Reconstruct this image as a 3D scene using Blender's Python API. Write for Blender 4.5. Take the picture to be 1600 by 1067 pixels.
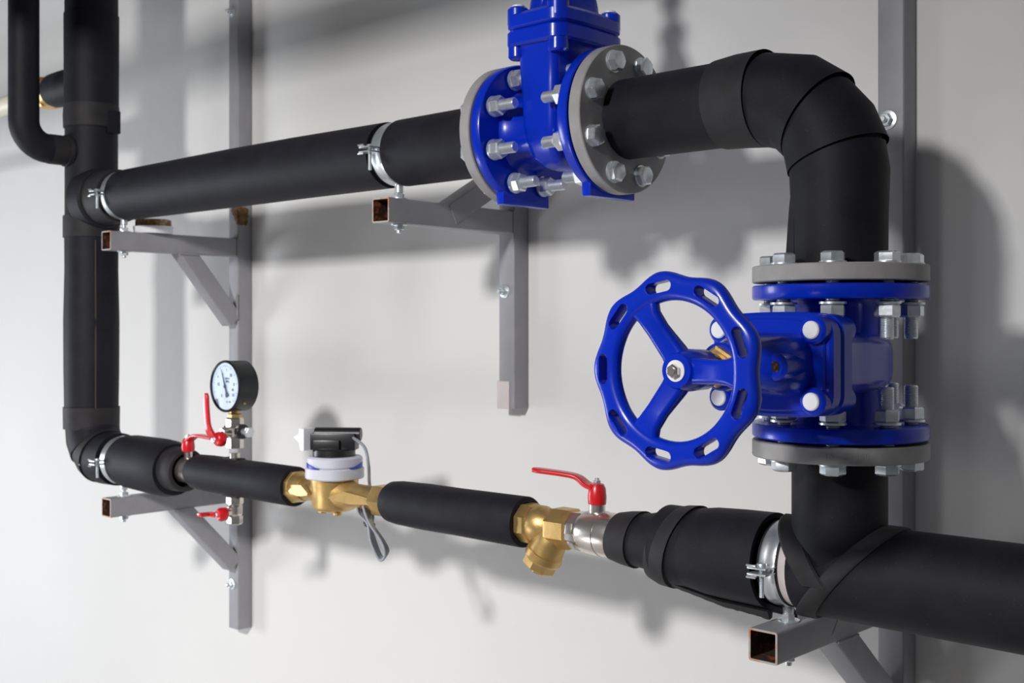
import bpy, bmesh, math, random
from mathutils import Vector, Matrix
random.seed(7)
PI = math.pi
S = bpy.context.scene
for _o in list(bpy.data.objects): bpy.data.objects.remove(_o)
COL = S.collection

# ------------------------------------------------------------------ camera, world, lights, exposure
F, TH, V0 = 1837.8, 0.753, 509.74          # focal length (px of a 1600 wide frame), yaw, horizon row
CY, CZ = -1.573, 1.40                      # the wall is the plane y = 0
cam_d = bpy.data.cameras.new('camera'); cam = bpy.data.objects.new('camera', cam_d); COL.objects.link(cam)
cam.location = (0, CY, CZ); cam.rotation_euler = (PI/2, 0, TH)
cam_d.sensor_width = 36; cam_d.lens = 36*F/1600; cam_d.shift_y = -(533.5-V0)/1600
cam_d.clip_start = 0.02
cam_d.dof.use_dof = True; cam_d.dof.focus_distance = 1.35; cam_d.dof.aperture_fstop = 11
S.camera = cam

S.view_settings.view_transform = 'Standard'; S.view_settings.look = 'None'
S.view_settings.gamma = 1; S.view_settings.use_curve_mapping = False
S.view_settings.exposure = 0.0

w = bpy.data.worlds.new('world'); S.world = w; w.use_nodes = True
nt = w.node_tree; nt.nodes.clear()
wo = nt.nodes.new('ShaderNodeOutputWorld'); bg = nt.nodes.new('ShaderNodeBackground')
bg.inputs[0].default_value = (0.92, 0.95, 1.0, 1); bg.inputs[1].default_value = 0.105
nt.links.new(bg.outputs[0], wo.inputs[0])

def area(name, loc, target, size, power, color=(1, 1, 1)):
    d = bpy.data.lights.new(name, 'AREA'); d.shape = 'RECTANGLE'; d.size = size[0]; d.size_y = size[1]
    d.energy = power; d.color = color
    o = bpy.data.objects.new(name, d); COL.objects.link(o); o.location = loc
    o.rotation_euler = (Vector(target)-Vector(loc)).to_track_quat('-Z', 'Y').to_euler()
    return o
area('ceiling_lamp_light', (-0.80, -2.9, 2.33), (-2.8, 0, -0.5), (0.28, 0.26), 42, (1.0, 0.99, 0.98)).data.spread = math.radians(115)
area('left_side_light', (-4.8, -1.7, 0.95), (-2.4, 0, 1.1), (0.8, 1.0), 41, (0.88, 0.93, 1.0))  # cool light from the left; its source is unseen and not known
area('low_fill_light', (-2.7, -2.0, 0.15), (-2.0, 0, 0.8), (0.5, 0.4), 10, (0.97, 0.98, 1.0))  # unseen fill added near the floor to brighten the lower wall

# ------------------------------------------------------------------ materials
def mat(name, col, rough=0.5, metal=0.0, coat=0.0, noise=0.0, nscale=20, bump=0.0, bscale=60, spec=0.5,
        col2=None, c2scale=8, c2lo=0.5, c2hi=0.6, rnoise=0.0, bdist=0.001):
    m = bpy.data.materials.new(name); m.use_nodes = True
    n = m.node_tree.nodes; L = m.node_tree.links; b = n['Principled BSDF']
    b.inputs['Roughness'].default_value = rough; b.inputs['Metallic'].default_value = metal
    b.inputs['Coat Weight'].default_value = coat; b.inputs['Coat Roughness'].default_value = 0.06
    b.inputs['Specular IOR Level'].default_value = spec
    tc = n.new('ShaderNodeTexCoord')
    c = (*col, 1)
    b.inputs['Base Color'].default_value = c
    last = None
    if noise > 0:
        t = n.new('ShaderNodeTexNoise'); t.inputs['Scale'].default_value = nscale; t.inputs['Detail'].default_value = 5
        L.new(tc.outputs['Object'], t.inputs['Vector'])
        r = n.new('ShaderNodeMapRange'); r.inputs[1].default_value = 0.3; r.inputs[2].default_value = 0.7
        r.inputs[3].default_value = 1-noise; r.inputs[4].default_value = 1+noise; L.new(t.outputs[0], r.inputs[0])
        x = n.new('ShaderNodeVectorMath'); x.operation = 'SCALE'; x.inputs[0].default_value = col
        L.new(r.outputs[0], x.inputs['Scale']); last = x.outputs[0]
    if col2 is not None:
        t = n.new('ShaderNodeTexNoise'); t.inputs['Scale'].default_value = c2scale; t.inputs['Detail'].default_value = 8
        t.inputs['Roughness'].default_value = 0.65
        L.new(tc.outputs['Object'], t.inputs['Vector'])
        r = n.new('ShaderNodeMapRange'); r.inputs[1].default_value = c2lo; r.inputs[2].default_value = c2hi
        L.new(t.outputs[0], r.inputs[0])
        mx = n.new('ShaderNodeMix'); mx.data_type = 'RGBA'
        L.new(r.outputs[0], mx.inputs[0]); mx.inputs[7].default_value = (*col2, 1)
        if last: L.new(last, mx.inputs[6])
        else: mx.inputs[6].default_value = c
        last = mx.outputs[2]
    if last: L.new(last, b.inputs['Base Color'])
    if rnoise > 0:
        t = n.new('ShaderNodeTexNoise'); t.inputs['Scale'].default_value = 35; L.new(tc.outputs['Object'], t.inputs['Vector'])
        r = n.new('ShaderNodeMapRange'); r.inputs[3].default_value = max(0, rough-rnoise); r.inputs[4].default_value = rough+rnoise
        L.new(t.outputs[0], r.inputs[0]); L.new(r.outputs[0], b.inputs['Roughness'])
    if bump > 0:
        t = n.new('ShaderNodeTexNoise'); t.inputs['Scale'].default_value = bscale; t.inputs['Detail'].default_value = 4
        L.new(tc.outputs['Object'], t.inputs['Vector'])
        bp = n.new('ShaderNodeBump'); bp.inputs['Strength'].default_value = bump; bp.inputs['Distance'].default_value = bdist
        L.new(t.outputs[0], bp.inputs['Height']); L.new(bp.outputs[0], b.inputs['Normal'])
        if coat: L.new(bp.outputs[0], b.inputs['Coat Normal'])
    return m
M = {}
M['wall'] = mat('white_plaster', (0.70, 0.69, 0.675), 0.75, noise=0.025, nscale=1.6, bump=0.5, bscale=11, bdist=0.005, spec=0.25,
                col2=(0.50, 0.49, 0.47), c2scale=150, c2lo=0.745, c2hi=0.76)
M['floor'] = mat('grey_concrete', (0.42, 0.41, 0.40), 0.7, noise=0.1, nscale=6, bump=0.2)
M['rub'] = mat('black_foam_rubber', (0.0090, 0.0090, 0.0135), 0.62, noise=0.25, nscale=26, bump=0.25, bscale=900, spec=0.24, bdist=0.0006,
               col2=(0.045, 0.043, 0.048), c2scale=420, c2lo=0.63, c2hi=0.72)
M['tape'] = mat('black_foam_tape', (0.019, 0.017, 0.019), 0.65, noise=0.25, nscale=40, bump=0.3, bscale=700, spec=0.35, bdist=0.0006,
                col2=(0.06, 0.056, 0.056), c2scale=420, c2lo=0.64, c2hi=0.74)
M['core'] = mat('black_lining', (0.004, 0.004, 0.005), 0.7)
M['blue'] = mat('blue_enamel', (0.0, 0.024, 0.47), 0.27, coat=0.12, spec=0.35, bump=0.12, bscale=55, bdist=0.0012, noise=0.06, nscale=14)
M['flange'] = mat('grey_primed_steel', (0.30, 0.29, 0.285), 0.55, noise=0.1, nscale=40, bump=0.3, bscale=180, spec=0.4, bdist=0.0006)
M['gasket'] = mat('dark_gasket', (0.02, 0.012, 0.010), 0.8)
M['steel'] = mat('grey_painted_steel', (0.29, 0.285, 0.305), 0.48, noise=0.06, nscale=25, bump=0.2, bscale=90, spec=0.4, bdist=0.0008,
                 col2=(0.34, 0.32, 0.30), c2scale=13, c2lo=0.62, c2hi=0.70)
M['rust'] = mat('orange_rust', (0.045, 0.016, 0.008), 0.85, noise=0.5, nscale=120, bump=0.7, bscale=200, col2=(0.36, 0.09, 0.02), c2scale=60, c2lo=0.52, c2hi=0.66)
M['edge'] = mat('bare_cut_edge', (0.42, 0.36, 0.33), 0.5, noise=0.1, col2=(0.45, 0.17, 0.06), c2scale=40, c2lo=0.50, c2hi=0.62)
M['zinc'] = mat('zinc_plate', (0.74, 0.78, 0.81), 0.36, 0.80, noise=0.12, nscale=90, bump=0.25, bscale=220, bdist=0.0005, rnoise=0.08)
M['zband'] = mat('galvanised_band', (0.70, 0.73, 0.75), 0.33, 0.85, noise=0.1, nscale=60, bump=0.15, bscale=80)
M['primer'] = mat('pale_primed_pipe', (0.62, 0.55, 0.55), 0.5, noise=0.05, nscale=40)
M['brass'] = mat('cast_brass', (0.60, 0.40, 0.15), 0.40, 0.85, noise=0.14, nscale=55, bump=0.35, bscale=320, bdist=0.0005)
M['nickel'] = mat('nickel_plate', (0.70, 0.65, 0.60), 0.27, 0.95, noise=0.08, nscale=50, bump=0.15, bscale=200, bdist=0.0005)
M['red'] = mat('red_plastic_coat', (0.62, 0.008, 0.014), 0.32, coat=0.3, noise=0.06, nscale=40)
M['capw'] = mat('white_plastic', (0.82, 0.82, 0.84), 0.35)
M['meterg'] = mat('light_grey_plastic', (0.58, 0.59, 0.66), 0.45)
M['blk'] = mat('black_plastic', (0.012, 0.012, 0.014), 0.35, noise=0.1)
M['case'] = mat('black_gauge_paint', (0.008, 0.010, 0.011), 0.32)
M['dial'] = mat('pale_blue_dial', (0.56, 0.68, 0.92), 0.5)
M['ink'] = mat('dark_ink', (0.05, 0.06, 0.09), 0.6)
M['redink'] = mat('red_ink', (0.5, 0.1, 0.12), 0.6)
M['cable'] = mat('grey_cable_sheath', (0.28, 0.29, 0.33), 0.42)
M['cream'] = mat('cream_plastic_pipe', (0.72, 0.70, 0.56), 0.45)
M['foam'] = mat('brown_foam_residue', (0.16, 0.085, 0.03), 0.85, noise=0.4, nscale=90, bump=0.8, bscale=150)
M['bluestripe'] = mat('blue_plastic', (0.004, 0.03, 0.42), 0.4)
M['hole'] = mat('dark_rusty_bore', (0.004, 0.003, 0.003), 0.9, col2=(0.16, 0.04, 0.01), c2scale=160, c2lo=0.55, c2hi=0.66)
M['seam'] = mat('tan_glue_seam', (0.07, 0.05, 0.03), 0.8)
# amber resin with strands of fibre
M['amber'] = mat('amber_fibre_roll', (0.22, 0.11, 0.025), 0.25, noise=0.55, nscale=130, coat=0.5, col2=(0.42, 0.30, 0.13), c2scale=90, c2lo=0.5, c2hi=0.62)
# clear glass
g = bpy.data.materials.new('clear_glass'); g.use_nodes = True; gb = g.node_tree.nodes['Principled BSDF']
gb.inputs['Roughness'].default_value = 0.03; gb.inputs['Transmission Weight'].default_value = 1; gb.inputs['IOR'].default_value = 1.3
gb.inputs['Base Color'].default_value = (0.93, 0.96, 1, 1); M['glass'] = g

# ------------------------------------------------------------------ geometry helpers
class MB:
    def __init__(s): s.v = []; s.f = []; s.mi = []
    def add(s, vs, fs, mi=0):
        o = len(s.v); s.v += [Vector(v) for v in vs]
        for f in fs: s.f.append([o+i for i in f]); s.mi.append(mi)
        return s
    def merge(s, other, mtx=None):
        o = len(s.v)
        s.v += [(mtx @ v if mtx else v.copy()) for v in other.v]
        s.f += [[o+i for i in f] for f in other.f]; s.mi += other.mi
        return s
def frame(d, up=None):
    d = Vector(d).normalized()
    up = Vector(up) if up is not None else (Vector((0, 0, 1)) if abs(d.z) < 0.9 else Vector((0, 1, 0)))
    a = up.cross(d).normalized(); b = d.cross(a).normalized()
    return a, b, d
def ring(mb, prof, o, d, seg=40, closed=False, up=None, ph=0.0, mi=0, caps=True):
    """lathe of a profile [(s along d, radius)] about the line o + s d"""
    a, b, d = frame(d, up); o = Vector(o); vs = []; fs = []
    for (s, r) in prof:
        for k in range(seg):
            t = 2*PI*k/seg+ph
            vs.append(o+d*s+a*(r*math.cos(t))+b*(r*math.sin(t)))
    n = len(prof)
    for i in range(n if closed else n-1):
        j = (i+1) % n
        for k in range(seg):
            l = (k+1) % seg
            fs.append([i*seg+k, i*seg+l, j*seg+l, j*seg+k])
    if not closed and caps:
        fs.append([k for k in range(seg)][::-1]); fs.append([(n-1)*seg+k for k in range(seg)])
    mb.add(vs, fs, mi); return mb
def cyl(mb, o, d, h, r, bev=0.0, seg=32, ph=0.0, up=None, r2=None):
    r2 = r if r2 is None else r2
    p = [(0, r-bev), (bev, r), (h-bev, r2), (h, r2-bev)] if bev > 0 else [(0, r), (h, r2)]
    return ring(mb, p, o, d, seg, ph=ph, up=up)
def hexa(mb, o, d, h, rc, ph=0.0, up=None, ch=0.16):
    """hexagon across-corner radius rc with chamfered corners"""
    return ring(mb, [(0, rc*0.97), (h*ch*0.6, rc), (h*(1-ch), rc), (h, rc*0.86)], o, d, 6, ph=ph, up=up)
def sleeve(mb, o, d, h, ro0, ro1, ri, rnd=0.003, seg=56, wob=0.0):
    prof = [(0.0, ri), (0.0, ro0-rnd), (rnd*0.4, ro0-rnd*0.3), (rnd, ro0), (h*0.35, ro0+(ro1-ro0)*0.35+wob), (h*0.7, ro0+(ro1-ro0)*0.7-wob), (h-rnd, ro1), (h-rnd*0.4, ro1-rnd*0.3), (h, ro1-rnd), (h, ri)]
    return ring(mb, prof, o, d, seg, closed=True)
def sweep(mb, pts, rad, seg=48, caps=True, n0=None, mi=0):
    """mitred tube along a polyline; rad may be a list of (start, end) radii per point"""
    P = [Vector(p) for p in pts]; n = len(P)
    R = rad if isinstance(rad, (list, tuple)) else [rad]*n
    ds = [(P[i+1]-P[i]).normalized() for i in range(n-1)]
    a, b, _ = frame(ds[0], n0)
    vs = []; fs = []
    for i in range(n):
        if i == 0: d = ds[0]; m = ds[0]
        elif i == n-1: d = ds[-1]; m = ds[-1]
        else:
            d = ds[i-1]; m = (ds[i-1]+ds[i]).normalized()
        for k in range(seg):
            t = 2*PI*k/seg
            c = a*math.cos(t)+b*math.sin(t)
            vs.append(P[i]+R[i]*c+d*(-R[i]*c.dot(m)/d.dot(m)))
        if 0 < i < n-1:
            q = ds[i-1].rotation_difference(ds[i]); a = q @ a; b = q @ b
    for i in range(n-1):
        for k in range(seg):
            l = (k+1) % seg; fs.append([i*seg+k, i*seg+l, (i+1)*seg+l, (i+1)*seg+k])
    if caps:
        fs.append([k for k in range(seg)][::-1]); fs.append([(n-1)*seg+k for k in range(seg)])
    mb.add(vs, fs, mi); return mb
def arc(c, r, a0, a1, n, ex, ez):
    c = Vector(c); ex = Vector(ex); ez = Vector(ez)
    return [c+ex*(r*math.cos(a0+(a1-a0)*i/n))+ez*(r*math.sin(a0+(a1-a0)*i/n)) for i in range(n+1)]
def smooth_path(pts, n=8):
    P = [Vector(p) for p in pts]; P = [P[0]*2-P[1]]+P+[P[-1]*2-P[-2]]; out = []
    for i in range(1, len(P)-2):
        for k in range(n):
            t = k/n
            out.append(0.5*((2*P[i])+(-P[i-1]+P[i+1])*t+(2*P[i-1]-5*P[i]+4*P[i+1]-P[i+2])*t*t+(-P[i-1]+3*P[i]-3*P[i+1]+P[i+2])*t**3))
    out.append(P[-2]); return out
def rbox(mb, c, size, bev=0.002, mtx=None, mi=0, seg=2, taper=None):
    bm = bmesh.new(); bmesh.ops.create_cube(bm, size=1)
    for v in bm.verts:
        v.co = Vector((v.co.x*size[0], v.co.y*size[1], v.co.z*size[2]))
        if taper and v.co.z > 0: v.co.x *= taper[0]; v.co.y *= taper[1]
    if bev > 0: bmesh.ops.bevel(bm, geom=list(bm.edges), offset=bev, segments=seg, profile=0.6, affect='EDGES')
    bm.verts.ensure_lookup_table()
    T = Matrix.Translation(Vector(c)) @ (mtx.to_4x4() if mtx else Matrix.Identity(4))
    mb.add([T @ v.co for v in bm.verts], [[v.index for v in f.verts] for f in bm.faces], mi)
    bm.free(); return mb
def prism(mb, poly, z0, z1, mtx=None, bev=0.0, mi=0):
    """polygon [(x, y)] (counter-clockwise) extruded from z0 to z1 with a chamfered rim"""
    n = len(poly); cx = sum(p[0] for p in poly)/n; cy = sum(p[1] for p in poly)/n
    def inset(k):
        out = []
        for i in range(n):
            p0 = Vector(poly[i-1]); p1 = Vector(poly[i]); p2 = Vector(poly[(i+1) % n])
            e1 = (p1-p0).normalized(); e2 = (p2-p1).normalized()
            nn = Vector((-(e1.y+e2.y), e1.x+e2.x))
            nn = nn.normalized() if nn.length > 1e-9 else Vector((0, 0))
            out.append(p1+nn*k)
        return out
    lay = [(z0, bev), (z0+bev, 0), (z1-bev, 0), (z1, bev)] if bev > 0 else [(z0, 0), (z1, 0)]
    vs = []; fs = []
    for z, k in lay:
        for p in inset(k): vs.append(Vector((p[0], p[1], z)))
    for i in range(len(lay)-1):
        for k in range(n):
            l = (k+1) % n; fs.append([i*n+k, i*n+l, (i+1)*n+l, (i+1)*n+k])
    fs.append(list(range(n))[::-1]); fs.append([(len(lay)-1)*n+k for k in range(n)])
    if mtx: vs = [mtx @ v for v in vs]
    mb.add(vs, fs, mi); return mb
def loft(mb, loops, caps=True, mi=0):
    n = len(loops[0]); vs = [Vector(p) for l in loops for p in l]; fs = []
    for i in range(len(loops)-1):
        for k in range(n):
            l = (k+1) % n; fs.append([i*n+k, i*n+l, (i+1)*n+l, (i+1)*n+k])
    if caps: fs.append(list(range(n))[::-1]); fs.append([(len(loops)-1)*n+k for k in range(n)])
    mb.add(vs, fs, mi); return mb
def rrect(hx, hy, r, n=6):
    pts = []
    for (sx, sy, a0) in ((1, 1, 0), (-1, 1, PI/2), (-1, -1, PI), (1, -1, 1.5*PI)):
        for i in range(n+1):
            a = a0+PI/2*i/n; pts.append((sx*(hx-r)+r*math.cos(a), sy*(hy-r)+r*math.sin(a)))
    return pts
def tube_square(mb, p0, p1, w=0.0385, h=None, t=0.0026, up=(0, 0, 1), open0=True, open1=False):
    """hollow square section from p0 to p1; rusty inside (slot 1), cut edge (slot 2)"""
    h = w if h is None else h
    a, b, d = frame(Vector(p1)-Vector(p0), up); p0 = Vector(p0); p1 = Vector(p1)
    out = rrect(w/2, h/2, 0.003, 3); inn = rrect(w/2-t, h/2-t, 0.0012, 3); n = len(out)
    L = lambda P, s: [P+a*x+b*y for x, y in s]
    dd = 0.12
    loft(mb, [L(p0, out), L(p1, out)], caps=False)
    for P, sgn, op in ((p0, 1, open0), (p1, -1, open1)):
        if op:
            vs = L(P, out)+L(P, inn)+L(P+d*sgn*dd, inn)
            f1 = [[k, (k+1) % n, n+(k+1) % n, n+k] for k in range(n)]
            f2 = [[n+k, n+(k+1) % n, 2*n+(k+1) % n, 2*n+k] for k in range(n)]
            mb.add(vs, f1, 2); mb.add(vs, f2+[[2*n+k for k in range(n)]], 1)
        else: mb.add(L(P, out), [list(range(n))], 0)
    return mb

ROOT = {}
def thing(name, label, cat, loc=(0, 0, 0), rot=None, group=None):
    o = bpy.data.objects.new(name, None); COL.objects.link(o); o.empty_display_size = 0.02
    mtx = Matrix.Translation(Vector(loc)) @ (rot.to_4x4() if rot else Matrix.Identity(4))
    o.matrix_world = mtx; ROOT[o.name] = mtx
    o['label'] = label; o['category'] = cat
    if group: o['group'] = group
    return o
def part(name, mb, m, parent=None, label=None, local=False, ang=32, kind=None):
    """one mesh object; vertices in world space unless local"""
    r = parent
    while r is not None and r.parent is not None: r = r.parent
    inv = ROOT[r.name].inverted() if (r is not None and not local) else Matrix.Identity(4)
    me = bpy.data.meshes.new(name)
    me.from_pydata([tuple(inv @ v) for v in mb.v], [], mb.f)
    ms = m if isinstance(m, (list, tuple)) else [m]
    for x in ms: me.materials.append(M[x])
    for i, p in enumerate(me.polygons): p.material_index = mb.mi[i] if mb.mi[i] < len(ms) else 0
    bm = bmesh.new(); bm.from_mesh(me); bmesh.ops.recalc_face_normals(bm, faces=bm.faces); bm.to_mesh(me); bm.free()
    me.shade_smooth(); me.set_sharp_from_angle(angle=math.radians(ang))
    o = bpy.data.objects.new(name, me); COL.objects.link(o)
    if parent is not None: o.parent = parent
    if label: o['label'] = label
    if kind: o['kind'] = kind
    return o
def copy_tree(o, parent=None):
    c = o.copy(); COL.objects.link(c); c.parent = parent
    for ch in list(o.children): copy_tree(ch, c)
    return c
# image column/row -> position on a known plane
ct, st = math.cos(TH), math.sin(TH)
def rx(u): t = (u-800)/F; return (t*ct-st)/(t*st+ct)
def X(u, yw): return (yw-CY)*rx(u)
def Z(v, x, yw): return CZ+(V0-v)*(-x*st+(yw-CY)*ct)/F

YP = -0.310                                  # plane of all pipe axes
ZU, ZV, ZL = 1.6786, 1.3592, 1.1150          # upper run, lower valve, lower run
XR, XU, XL = -0.6600, -1.0822, -2.459        # right drop, upper valve, left riser
FR = 0.1                                     # flange radius
HL = 0.0881                                  # half face to face of a valve
FT = 0.0192                                  # grey flange thickness
GAP = 0.0035
YS, TW = -0.0385, 0.0385                     # front of the uprights, square tube width
EX, EY, EZ = Vector((1, 0, 0)), Vector((0, 1, 0)), Vector((0, 0, 1))
def xf(u, r): return X(u, YP-r)              # x where the front line of a pipe of radius r crosses column u

# ------------------------------------------------------------------ the setting
mb = MB(); n = 1
mb.add([(-7, 0, 0), (3, 0, 0), (3, 0, 3.2), (-7, 0, 3.2), (-7, 0.12, 0), (3, 0.12, 0), (3, 0.12, 3.2), (-7, 0.12, 3.2)],
       [[0, 1, 2, 3], [4, 7, 6, 5], [0, 3, 7, 4], [1, 5, 6, 2], [3, 2, 6, 7], [0, 4, 5, 1]])
part('wall_back', mb, 'wall', kind='structure')
mb = MB(); mb.add([(-7, -6, 0), (3, -6, 0), (3, 0, 0), (-7, 0, 0), (-7, -6, -0.1), (3, -6, -0.1), (3, 0, -0.1), (-7, 0, -0.1)],
       [[0, 1, 2, 3], [4, 7, 6, 5], [0, 4, 5, 1], [1, 5, 6, 2], [2, 6, 7, 3], [3, 7, 4, 0]])
part('floor', mb, 'floor', kind='structure')

# ------------------------------------------------------------------ bolts of the flanged joints
def bolt_meshes():
    """axis along +Z, z = 0 on the outer face of the grey flange, shank towards -Z"""
    L = 2*FT+GAP+0.001
    b = MB()
    ring(b, [(0, 0.0150), (0.0022, 0.0150)], (0, 0, 0), EZ, 28)
    hexa(b, (0, 0, 0.0022), EZ, 0.0105, 0.0142)
    ring(b, [(0.0127, 0.0112), (0.0133, 0.0098), (0.0131, 0.0)], (0, 0, 0), EZ, 24, caps=False)
    prof = [(0, 0.0074)]; z = 0
    while z > -(L+0.040):
        prof += [(z-0.0008, 0.0080), (z-0.0016, 0.0072)]; z -= 0.0017
    prof += [(z-0.001, 0.0066)]
    ring(b, prof[::-1], (0, 0, 0), EZ, 18)
    nu = MB()
    ring(nu, [(0, 0.0150), (0.0024, 0.0150)], (0, 0, -L-0.0024), EZ, 28)
    ring(nu, [(0, 0.0122), (0.002, 0.0142), (0.0125, 0.0142), (0.0145, 0.0124)], (0, 0, -L-0.0024-0.0145), EZ, 6)
    return b, nu
BM, NM = bolt_meshes()
BMESH = {}
def bolts(parent, centre, axis, up, skip=()):
    """eight bolts on a 160 mm circle; axis points out of the grey flange"""
    a, b, d = frame(axis, up)
    R = Matrix((a, b, d)).transposed().to_4x4()
    inv = ROOT[parent.name].inverted()
    for k in range(8):
        if k in skip: continue
        t = PI/8+k*PI/4
        p = Vector(centre)+a*(0.0795*math.cos(t))+b*(0.0795*math.sin(t))
        T = inv @ Matrix.Translation(p) @ R @ Matrix.Rotation(random.uniform(0, PI/3), 4, 'Z')
        if 'b' not in BMESH:
            o = part('bolt', BM, 'zinc', parent, local=True); c = part('nut', NM, 'zinc', o, local=True)
            BMESH['b'] = o.data; BMESH['n'] = c.data
        else:
            o = bpy.data.objects.new('bolt', BMESH['b']); COL.objects.link(o); o.parent = parent
            c = bpy.data.objects.new('nut', BMESH['n']); COL.objects.link(c); c.parent = o
        o.matrix_local = T
def grey_flange(parent, centre, axis, label=None, rag=0.0):
    """centre on the gasket side, axis pointing away from the valve"""
    mb = MB()
    ring(mb, [(0, FR*0.985), (0.0012, FR), (FT-0.0012, FR), (FT, FR*0.988), (FT, 0.05), (0, 0.05)], centre, axis, 96, closed=True)
    f = part('pipe_flange', mb, 'flange', parent, label)
    g_ = MB(); ring(g_, [(0, 0.066), (GAP, 0.066), (GAP, 0.04), (0, 0.04)], Vector(centre)-Vector(axis)*GAP, axis, 48, closed=True)
    part('gasket', g_, 'gasket', f)
    return f

# ------------------------------------------------------------------ gate valve (local: bore X, stem Z, long axis of the lid Y)
def wheel_mesh():
    """scalloped rim with nine finger slots cut through it"""
    N, K = 288, 28; rim = MB(); vs = []; fs = []
    for i in range(N):
        t = 2*PI*i/N; ro = 0.0946+0.0030*math.cos(9*(t-math.radians(20))); ri = 0.0678
        rc = (ro+ri)/2; hw_ = (ro-ri)/2; hz = 0.0088
        for k in range(K):
            p = 2*PI*k/K; cp_, sp_ = math.cos(p), math.sin(p)
            x = rc+hw_*math.copysign(abs(cp_)**0.72, cp_); z = hz*math.copysign(abs(sp_)**0.72, sp_)
            vs.append((x*math.cos(t), x*math.sin(t), z))
    for i in range(N):
        for k in range(K):
            a, b = (i+1) % N, (k+1) % K; fs.append([i*K+k, a*K+k, a*K+b, i*K+b])
    def mk(name, v_, f_):
        me = bpy.data.meshes.new(name); me.from_pydata([tuple(q) for q in v_], [], f_)
        bm = bmesh.new(); bm.from_mesh(me); bmesh.ops.recalc_face_normals(bm, faces=bm.faces); bm.to_mesh(me); bm.free()
        o = bpy.data.objects.new(name, me); COL.objects.link(o); return o
    base = mk('rim', vs, fs)
    sl = MB()
    for k in range(9):
        tc = math.radians(20+40*k); r0 = 0.0826; hl = 0.0098; hw_ = 0.0054; out = []
        for i in range(32):
            a = 2*PI*(i+0.5)/32; ca, sa = math.cos(a), math.sin(a)
            lx = hw_*sa; ly = (hl if ca > 0 else -hl)+hw_*ca
            r = r0+lx; t = tc+ly/r0
            out.append((r*math.cos(t), r*math.sin(t)))
        out.reverse()
        loft(sl, [[(x, y, -0.02) for x, y in out], [(x, y, 0.02) for x, y in out]])
    cut = mk('slots', sl.v, sl.f)
    m = base.modifiers.new('b', 'BOOLEAN'); m.operation = 'DIFFERENCE'; m.object = cut; m.solver = 'EXACT'
    m2 = base.modifiers.new('v', 'BEVEL'); m2.width = 0.0013; m2.segments = 2; m2.limit_method = 'ANGLE'; m2.angle_limit = math.radians(42)
    dg = bpy.context.evaluated_depsgraph_get(); e = base.evaluated_get(dg); me = e.to_mesh()
    mb = MB(); mb.add([v.co.copy() for v in me.vertices], [list(p.vertices) for p in me.polygons])
    e.to_mesh_clear(); bpy.data.objects.remove(base); bpy.data.objects.remove(cut)
    return mb
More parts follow.
